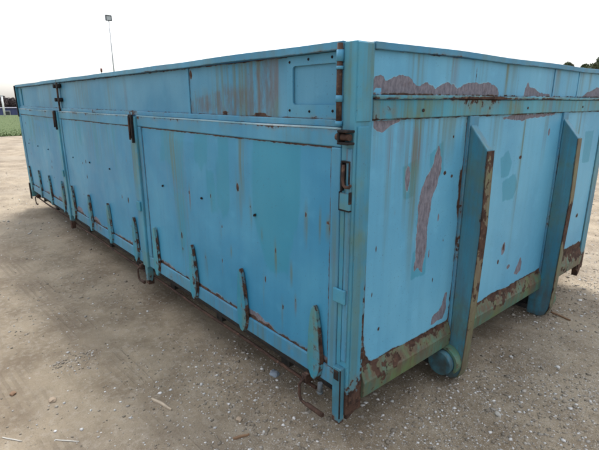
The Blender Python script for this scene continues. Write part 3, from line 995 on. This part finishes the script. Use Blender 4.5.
for y in (.70, W - .70 - .055):
    bm = bmesh.new()
    prism(bm, FIN[3:11] + [(-.05, .17), (.0025, .19), (.0025, 1.184)], 'y', y, y + .05, .004)
    fn = build('stiffener_fin', bm, M['fin'], T, seg=.03, wear=fin_wear, wob=.001)
    bm = bmesh.new()
    EP = [(.0865, 1.082), (.0935, .75), (.0865, .42), (.0805, .20), (.0745, .07), (.0585, .021)]
    prism(bm, EP + [(a_ + .0045, b_) for a_, b_ in EP[::-1]], 'y', y - .003, y + .053, .0012)
    build('edge_strip', bm, M['edge'], fn, seg=.03, wear=strip_wear, wob=.001)
    part('backing_bar', fn, M['trim'], [(-.03, .0022, y - .0075, y + .0665, .19, 1.2185, .003)], seg=.05, wear=lambda co: (clamp(.30 + noise.noise(co * 4) * .5), 0, 0, .3, 0))
    inner = y < 1
    ya, yb = (y - .072, y - .001) if inner else (y + .051, y + .122)
    bm = bmesh.new()
    cx, cz, R_ = .0, .100, .060
    tube(bm, [(cx, ya, cz), (cx, ya + .004, cz), (cx, yb - .004, cz), (cx, yb, cz)], [R_ - .004, R_, R_, R_ - .004], 32)
    build('roller', bm, M['fin'], fn, wob=0, seg=0, wear=lambda co: (.22 + noise.noise(co * 14) * .3, 0, 0, .5, .95))
    bm = bmesh.new()
    ring = [(cx + (R_ + .016) * math.cos(t), cz + (R_ + .016) * math.sin(t)) for t in np.linspace(-.5, 2.6, 16)] + [(cx + (R_ + .004) * math.cos(t), cz + (R_ + .004) * math.sin(t)) for t in np.linspace(2.6, -.5, 16)]
    yc = (y - .045, y - .001) if inner else (y + .051, y + .095)
    prism(bm, ring, 'y', yc[0], yc[1], 0)
    build('roller_guard', bm, M['worn'], fn, wob=0, seg=0, wear=lambda co: (.38, 0, 0, .5, 0))

# hanging lug at the far right end of the wall
bm = bmesh.new()
prism(bm, [(W - .10, .171), (W - .008, .171), (W - .004, .13), (W - .03, .085), (W - .055, .07), (W - .06, .11), (W - .10, .135)], 'x', -.045, -.006, .003)
build('corner_lug', bm, M['rust'], T, seg=.03)

# --- far end wall, plain
part('far_end_wall', T, M['board'], [(-L + .02, -L + .03, .086, W - .086, .18, 1.433, 0)], seg=.4)
part('top_rail', T, M['trim'], [(-L, -L + .06, .086, W - .086, 1.434, H, .006)], seg=.3)

# ------------------------------------------------------------------ things lying in the yard
def place_z(x, y): return gz(x, y)


def splinter(name, p0, p1, wd, th, mat, label, cat):
    p0, p1 = Vector(p0), Vector(p1)
    bm = bmesh.new()
    d_ = (p1 - p0).normalized(); sd_ = Vector((-d_.y, d_.x, 0))
    n_ = 9; rings = []
    for i in range(n_):
        t = i / (n_ - 1); c_ = p0.lerp(p1, t) + sd_ * noise.noise(Vector((t * 3, wd * 90, 1))) * wd * .5
        k_ = wd * (.55 + .45 * math.sin(math.pi * (.12 + .8 * t))) * (1 + .3 * noise.noise(Vector((t * 7, 3, wd * 50))))
        z = gz(c_.x, c_.y) + .001
        rings.append([bm.verts.new((c_ + sd_ * a * k_).to_3d() * 1.0 + Vector((0, 0, z + b * th - c_.z))) for a, b in ((-.5, .0), (-.42, .8), (.1, 1.05), (.45, .7), (.5, .0))])
    for A, B in zip(rings, rings[1:]):
        for k in range(5):
            bm.faces.new([A[k], A[(k + 1) % 5], B[(k + 1) % 5], B[k]])
    bm.faces.new(rings[0]); bm.faces.new(rings[-1][::-1])
    o = build(name, bm, mat, wob=0, seg=0)
    return tag(o, label, cat)


M['wood'] = plain('weathered_wood', (.36, .29, .21), .85, .35, 30)
M['wood2'] = plain('brown_stick', (.19, .11, .06), .85, .4, 30)
M['pale'] = plain('pale_plastic_chip', (.34, .32, .28), .7, .2, 30)
M['bluegrey'] = plain('blue_grey_stone', (.22, .26, .30), .8, .25, 40)
M['tan'] = plain('tan_clod', (.30, .23, .16), .9, .3, 40)
splinter('wood_splinter', (-.775, -.438, 0), (-.645, -.407, 0), .014, .008, M['wood'], 'pale flat wood splinter lying on the dirt before the doors', 'wood')
splinter('brown_stick', (-.318, -.300, 0), (-.298, -.238, 0), .011, .008, M['wood2'], 'short reddish brown stick on the dirt at lower centre', 'stick')
splinter('pale_strip', (-.925, -.990, 0), (-.850, -.935, 0), .0055, .002, M['pale'], 'thin whitish strip on the dirt, leftmost at the bottom edge', 'debris')
splinter('pale_strip', (-.775, -.835, 0), (-.705, -.765, 0), .006, .002, M['pale'], 'short whitish strip right of the leftmost one, on bare dirt', 'debris')
splinter('rusty_scrap', (.055, 1.815, 0), (.175, 1.785, 0), .014, .009, M['wood2'], 'thin brown scrap on the ground at the foot of the right stiffener', 'scrap')


def rock(name, x, y, r, mat, label, flat=.6, seed=0):
    bm = bmesh.new()
    bmesh.ops.create_icosphere(bm, subdivisions=2, radius=1)
    for v in bm.verts:
        n_ = noise.noise(v.co * 1.4 + Vector((seed, 0, 0))) * .4 + noise.noise(v.co * 3.1 + Vector((0, seed, 0))) * .15
        v.co = Vector((v.co.x * 1.25, v.co.y, v.co.z * flat)) * (1 + n_) * r
        v.co += Vector((x, y, gz(x, y) + r * flat * .45))
    return tag(build(name, bm, mat, wob=0, seg=0), label, 'stone')


rock('loose_stone', -.563, .094, .022, M['bluegrey'], 'blue-grey stone on shaded ground under the second hook from the near corner', .55, 3)
rock('loose_stone', -1.22, -.905, .013, M['wood2'], 'small reddish brown stone near the left edge of the yard', .6, 8)
rock('loose_stone', -1.05, -.78, .016, M['tan'], 'pale tan clod on bare dirt above the two whitish strips', .5, 5)
rock('loose_stone', -.40, -.22, .012, M['tan'], 'small tan clod beside the short brown stick', .6, 15)
rock('loose_stone', .30, .62, .012, M['pale'], 'largest pale stone on the gravel at lower right', .6, 21)

# ------------------------------------------------------------------ far things
FAR = Vector((CAM.x, CAM.y, 0))


def far(dx, dy, dist): return Vector((CAM.x + dx * dist, CAM.y + dy * dist, 0))


M['galv'] = plain('galvanised_grey', (.42, .43, .44), .5, .1, 3)
M['lamp'] = plain('lamp_housing', (.10, .11, .13), .5, .2, 3)
M['glass'] = plain('lamp_glass', (.45, .47, .5), .2, .05, 3)
M['white'] = plain('white_post_paint', (.78, .78, .76), .5, .05, 3)
M['red'] = plain('red_cap', (.16, .06, .055), .5, .1, 3)

p = far(-.9432, .3322, 60)
mast = bpy.data.objects.new('floodlight_mast', None); COL.objects.link(mast); mast.location = p
tag(mast, 'tall thin grey floodlight mast rising behind the container, lamp box on top', 'floodlight')
bm = bmesh.new(); tube(bm, [(0, 0, 0), (0, 0, 5), (0, 0, 10.1)], [.11, .085, .055], 12); build('pole', bm, M['galv'], mast, wob=0, seg=0)
bm = bmesh.new(); box(bm, -.12, .12, -.34, .34, 10.12, 10.20, .01); box(bm, -.16, .16, -.34, -.27, 10.2, 10.75, .01); box(bm, -.16, .16, .27, .34, 10.2, 10.75, .01); box(bm, -.16, .16, -.27, .27, 10.66, 10.75, .01); box(bm, -.16, -.10, -.27, .27, 10.2, 10.66, .01)
lhd = build('lamp_head', bm, M['lamp'], mast, wob=0, seg=0)
part('lamp_glass', lhd, M['glass'], [(-.09, .10, -.265, .265, 10.21, 10.655, .005)], wob=0, seg=0)

p = far(-.9505, .3108, 60)
mk = bpy.data.objects.new('marker_post', None); COL.objects.link(mk); mk.location = p
tag(mk, 'slim post with small reddish cap just showing above the container rim', 'post')
bm = bmesh.new(); tube(bm, [(0, 0, 0), (0, 0, 4.55)], [.08, .06], 10); build('pole', bm, M['galv'], mk, wob=0, seg=0)
bm = bmesh.new(); tube(bm, [(0, 0, 4.55), (0, 0, 4.6), (0, 0, 4.92), (0, 0, 5.0)], [.06, .13, .12, .05], 10); build('cap', bm, M['red'], mk, wob=0, seg=0)

p = far(-.9896, .1440, 46)
wp = bpy.data.objects.new('white_pole', None); COL.objects.link(wp); wp.location = p
tag(wp, 'white pole at the far left beyond the grass field', 'pole')
bm = bmesh.new(); tube(bm, [(0, 0, 0), (0, 0, 1.70)], [.075, .065], 10); build('pole', bm, M['white'], wp, wob=0, seg=0)
bm = bmesh.new(); tube(bm, [(0, 0, 1.70), (0, 0, 1.74), (0, 0, 1.77)], [.085, .085, .03], 10); build('cap', bm, M['galv'], wp, wob=0, seg=0)

# low dark blue shed and a pale one beside it beyond the field
M['shed'] = plain('dark_blue_cladding', (.055, .07, .17), .6, .2, .5)
M['shed2'] = plain('pale_blue_cladding', (.32, .40, .55), .6, .1, .5)
M['roof'] = plain('grey_roof', (.05, .055, .09), .7, .15, .5)
M['pane'] = plain('dark_pane', (.03, .04, .05), .15, .1, .5)


def shed(c, ang, ln, dp, ht, mat, label, nwin):
    o = bpy.data.objects.new('low_shed', None); COL.objects.link(o); o.location = c; o.rotation_euler = (0, 0, ang)
    tag(o, label, 'shed')
    bm = bmesh.new(); box(bm, -dp, 0, 0, ln, 0, ht, .01); build('wall', bm, mat, o, wob=0, seg=0)
    bm = bmesh.new(); prism(bm, [(-dp - .2, ht + .002), (.2, ht + .002), (.2, ht + .05), (-dp - .2, ht + .09)], 'y', -.15, ln + .15, .01); build('roof', bm, M['roof'], o, wob=0, seg=0)
    n_ = int(ln / .55)
    for k in range(n_):
        part('cladding_rib', o, mat, [(.002, .035, .1 + k * .55, .16 + k * .55, .05, ht - .02, .004)], wob=0, seg=0)
    for k in range(nwin):
        y = (k + .5) * ln / nwin
        wn = part('window', o, M['galv'], [(.036, .08, y - .4, y + .4, ht * .45, ht * .85, .01)], wob=0, seg=0)
        part('pane', wn, M['pane'], [(.081, .09, y - .33, y + .33, ht * .49, ht * .81, 0)], wob=0, seg=0)
    return o


a0 = math.radians(-4)
pA = far(-.9965, .083, 85); pA.z = gz(pA.x, pA.y)
shed(pA, a0, 9.0, 5, 2.42, M['shed'], 'long dark blue shed at the far left edge, before the wood', 4)
pB = far(-.9823, .1875, 83); pB.z = gz(pB.x, pB.y)
shed(pB, a0, 3.2, 4, 2.5, M['shed2'], 'pale blue shed peeping past the container corner, beside the dark blue one', 1)


# trees
s = NT('leaf')
c = s.mix(s.noise(1.2, 3), (.035, .06, .022), (.085, .095, .045))
c = s.mix(s.math('MULTIPLY', s.step(s.noise(.5, 2), .5, .7), .6), c, (.10, .07, .055))
M['leaf'] = s.fin(c, .8, 0, .2)
s = NT('bare_twigs_and_leaf')
c = s.mix(s.noise(.6, 3), (.06, .05, .05), (.11, .09, .09))
M['leaf2'] = s.fin(c, .9, 0, .1)
M['bark'] = plain('bark', (.09, .07, .055), .9, .3, 4)


def leaf_mass(name, centers, radii, n_, size, mat, parent=None):
    k = rng.choice(len(centers), n_, p=np.array(radii) ** 2 / (np.array(radii) ** 2).sum())
    dv = rng.normal(0, 1, (n_, 3)); dv /= np.linalg.norm(dv, axis=1)[:, None]
    P_ = np.array(centers)[k] + dv * (np.array(radii)[k] * rng.uniform(.35, 1.08, n_) ** .6)[:, None] * np.array([1, 1, .85])
    a = rng.normal(0, 1, (n_, 3)); b = rng.normal(0, 1, (n_, 3))
    a /= np.linalg.norm(a, axis=1)[:, None]; b -= a * (a * b).sum(1)[:, None]; b /= np.linalg.norm(b, axis=1)[:, None]
    sz_ = rng.uniform(.6, 1.3, n_)[:, None] * size
    Vv = np.stack([P_ - a * sz_, P_ - b * sz_ * .5, P_ + a * sz_, P_ + b * sz_ * .5], 1).reshape(-1, 3)
    me = bpy.data.meshes.new(name)
    me.from_pydata(Vv.tolist(), [], np.arange(n_ * 4).reshape(-1, 4).tolist())
    return link(name, me, mat, parent)


def tree(p, h, rad, seed, label):
    r_ = random.Random(seed)
    o = bpy.data.objects.new('broadleaf_tree', None); COL.objects.link(o); o.location = p
    tag(o, label, 'tree', 'trees beyond the container')
    bm = bmesh.new()
    tube(bm, [(0, 0, 0), (.05, .03, h * .3), (-.03, .05, h * .6), (0, 0, h * .9)], [h * .028, h * .022, h * .014, .02], 8)
    cen, rd = [], []
    for k in range(13):
        a = r_.uniform(0, 6.28); q = r_.uniform(.15, .75) * rad; z = h * r_.uniform(.48, .92)
        q *= 1.1 - abs(z / h - .62) * 1.6
        c_ = (q * math.cos(a), q * math.sin(a), z)
        tube(bm, [(0, 0, z * .7), (c_[0] * .5, c_[1] * .5, z * .85), c_], [h * .01, h * .006, .01], 6)
        cen.append(c_); rd.append(rad * r_.uniform(.22, .42))
    cen.append((0, 0, h * .92)); rd.append(h * .075)
    build('trunk', bm, M['bark'], o, wob=0, seg=0)
    leaf_mass('crown', cen, rd, 5000, .085, M['leaf'], o)


D = 62
tree(far(-.3404, .9403, D), 5.65, 1.1, 1, 'small tree top just left of the others over the container rim')
tree(far(-.3145, .9493, D + 2), 5.5, .55, 2, 'tiny middle tree top peeking over the container rim')
tree(far(-.2930, .9561, D - 2), 5.95, 1.5, 3, 'largest dark tree top at the right edge over the container rim')

# far wood behind the sheds reads as one mass
cen, rd = [], []
for k in range(150):
    t = k / 149
    y = -30 + 75 * t
    x_ = -118 + rng.normal(0, 3)
    for lv in range(2):
        cen.append((x_, y + rng.normal(0, .8), -1.0 + lv * 1.7 + rng.uniform(-.3, .5))); rd.append(rng.uniform(1.0, 1.6))
wood = leaf_mass('far_wood', cen, rd, 60000, .24, M['leaf2'])
tag(wood, 'distant brownish wood along the horizon at the left', 'wood', kind='stuff')
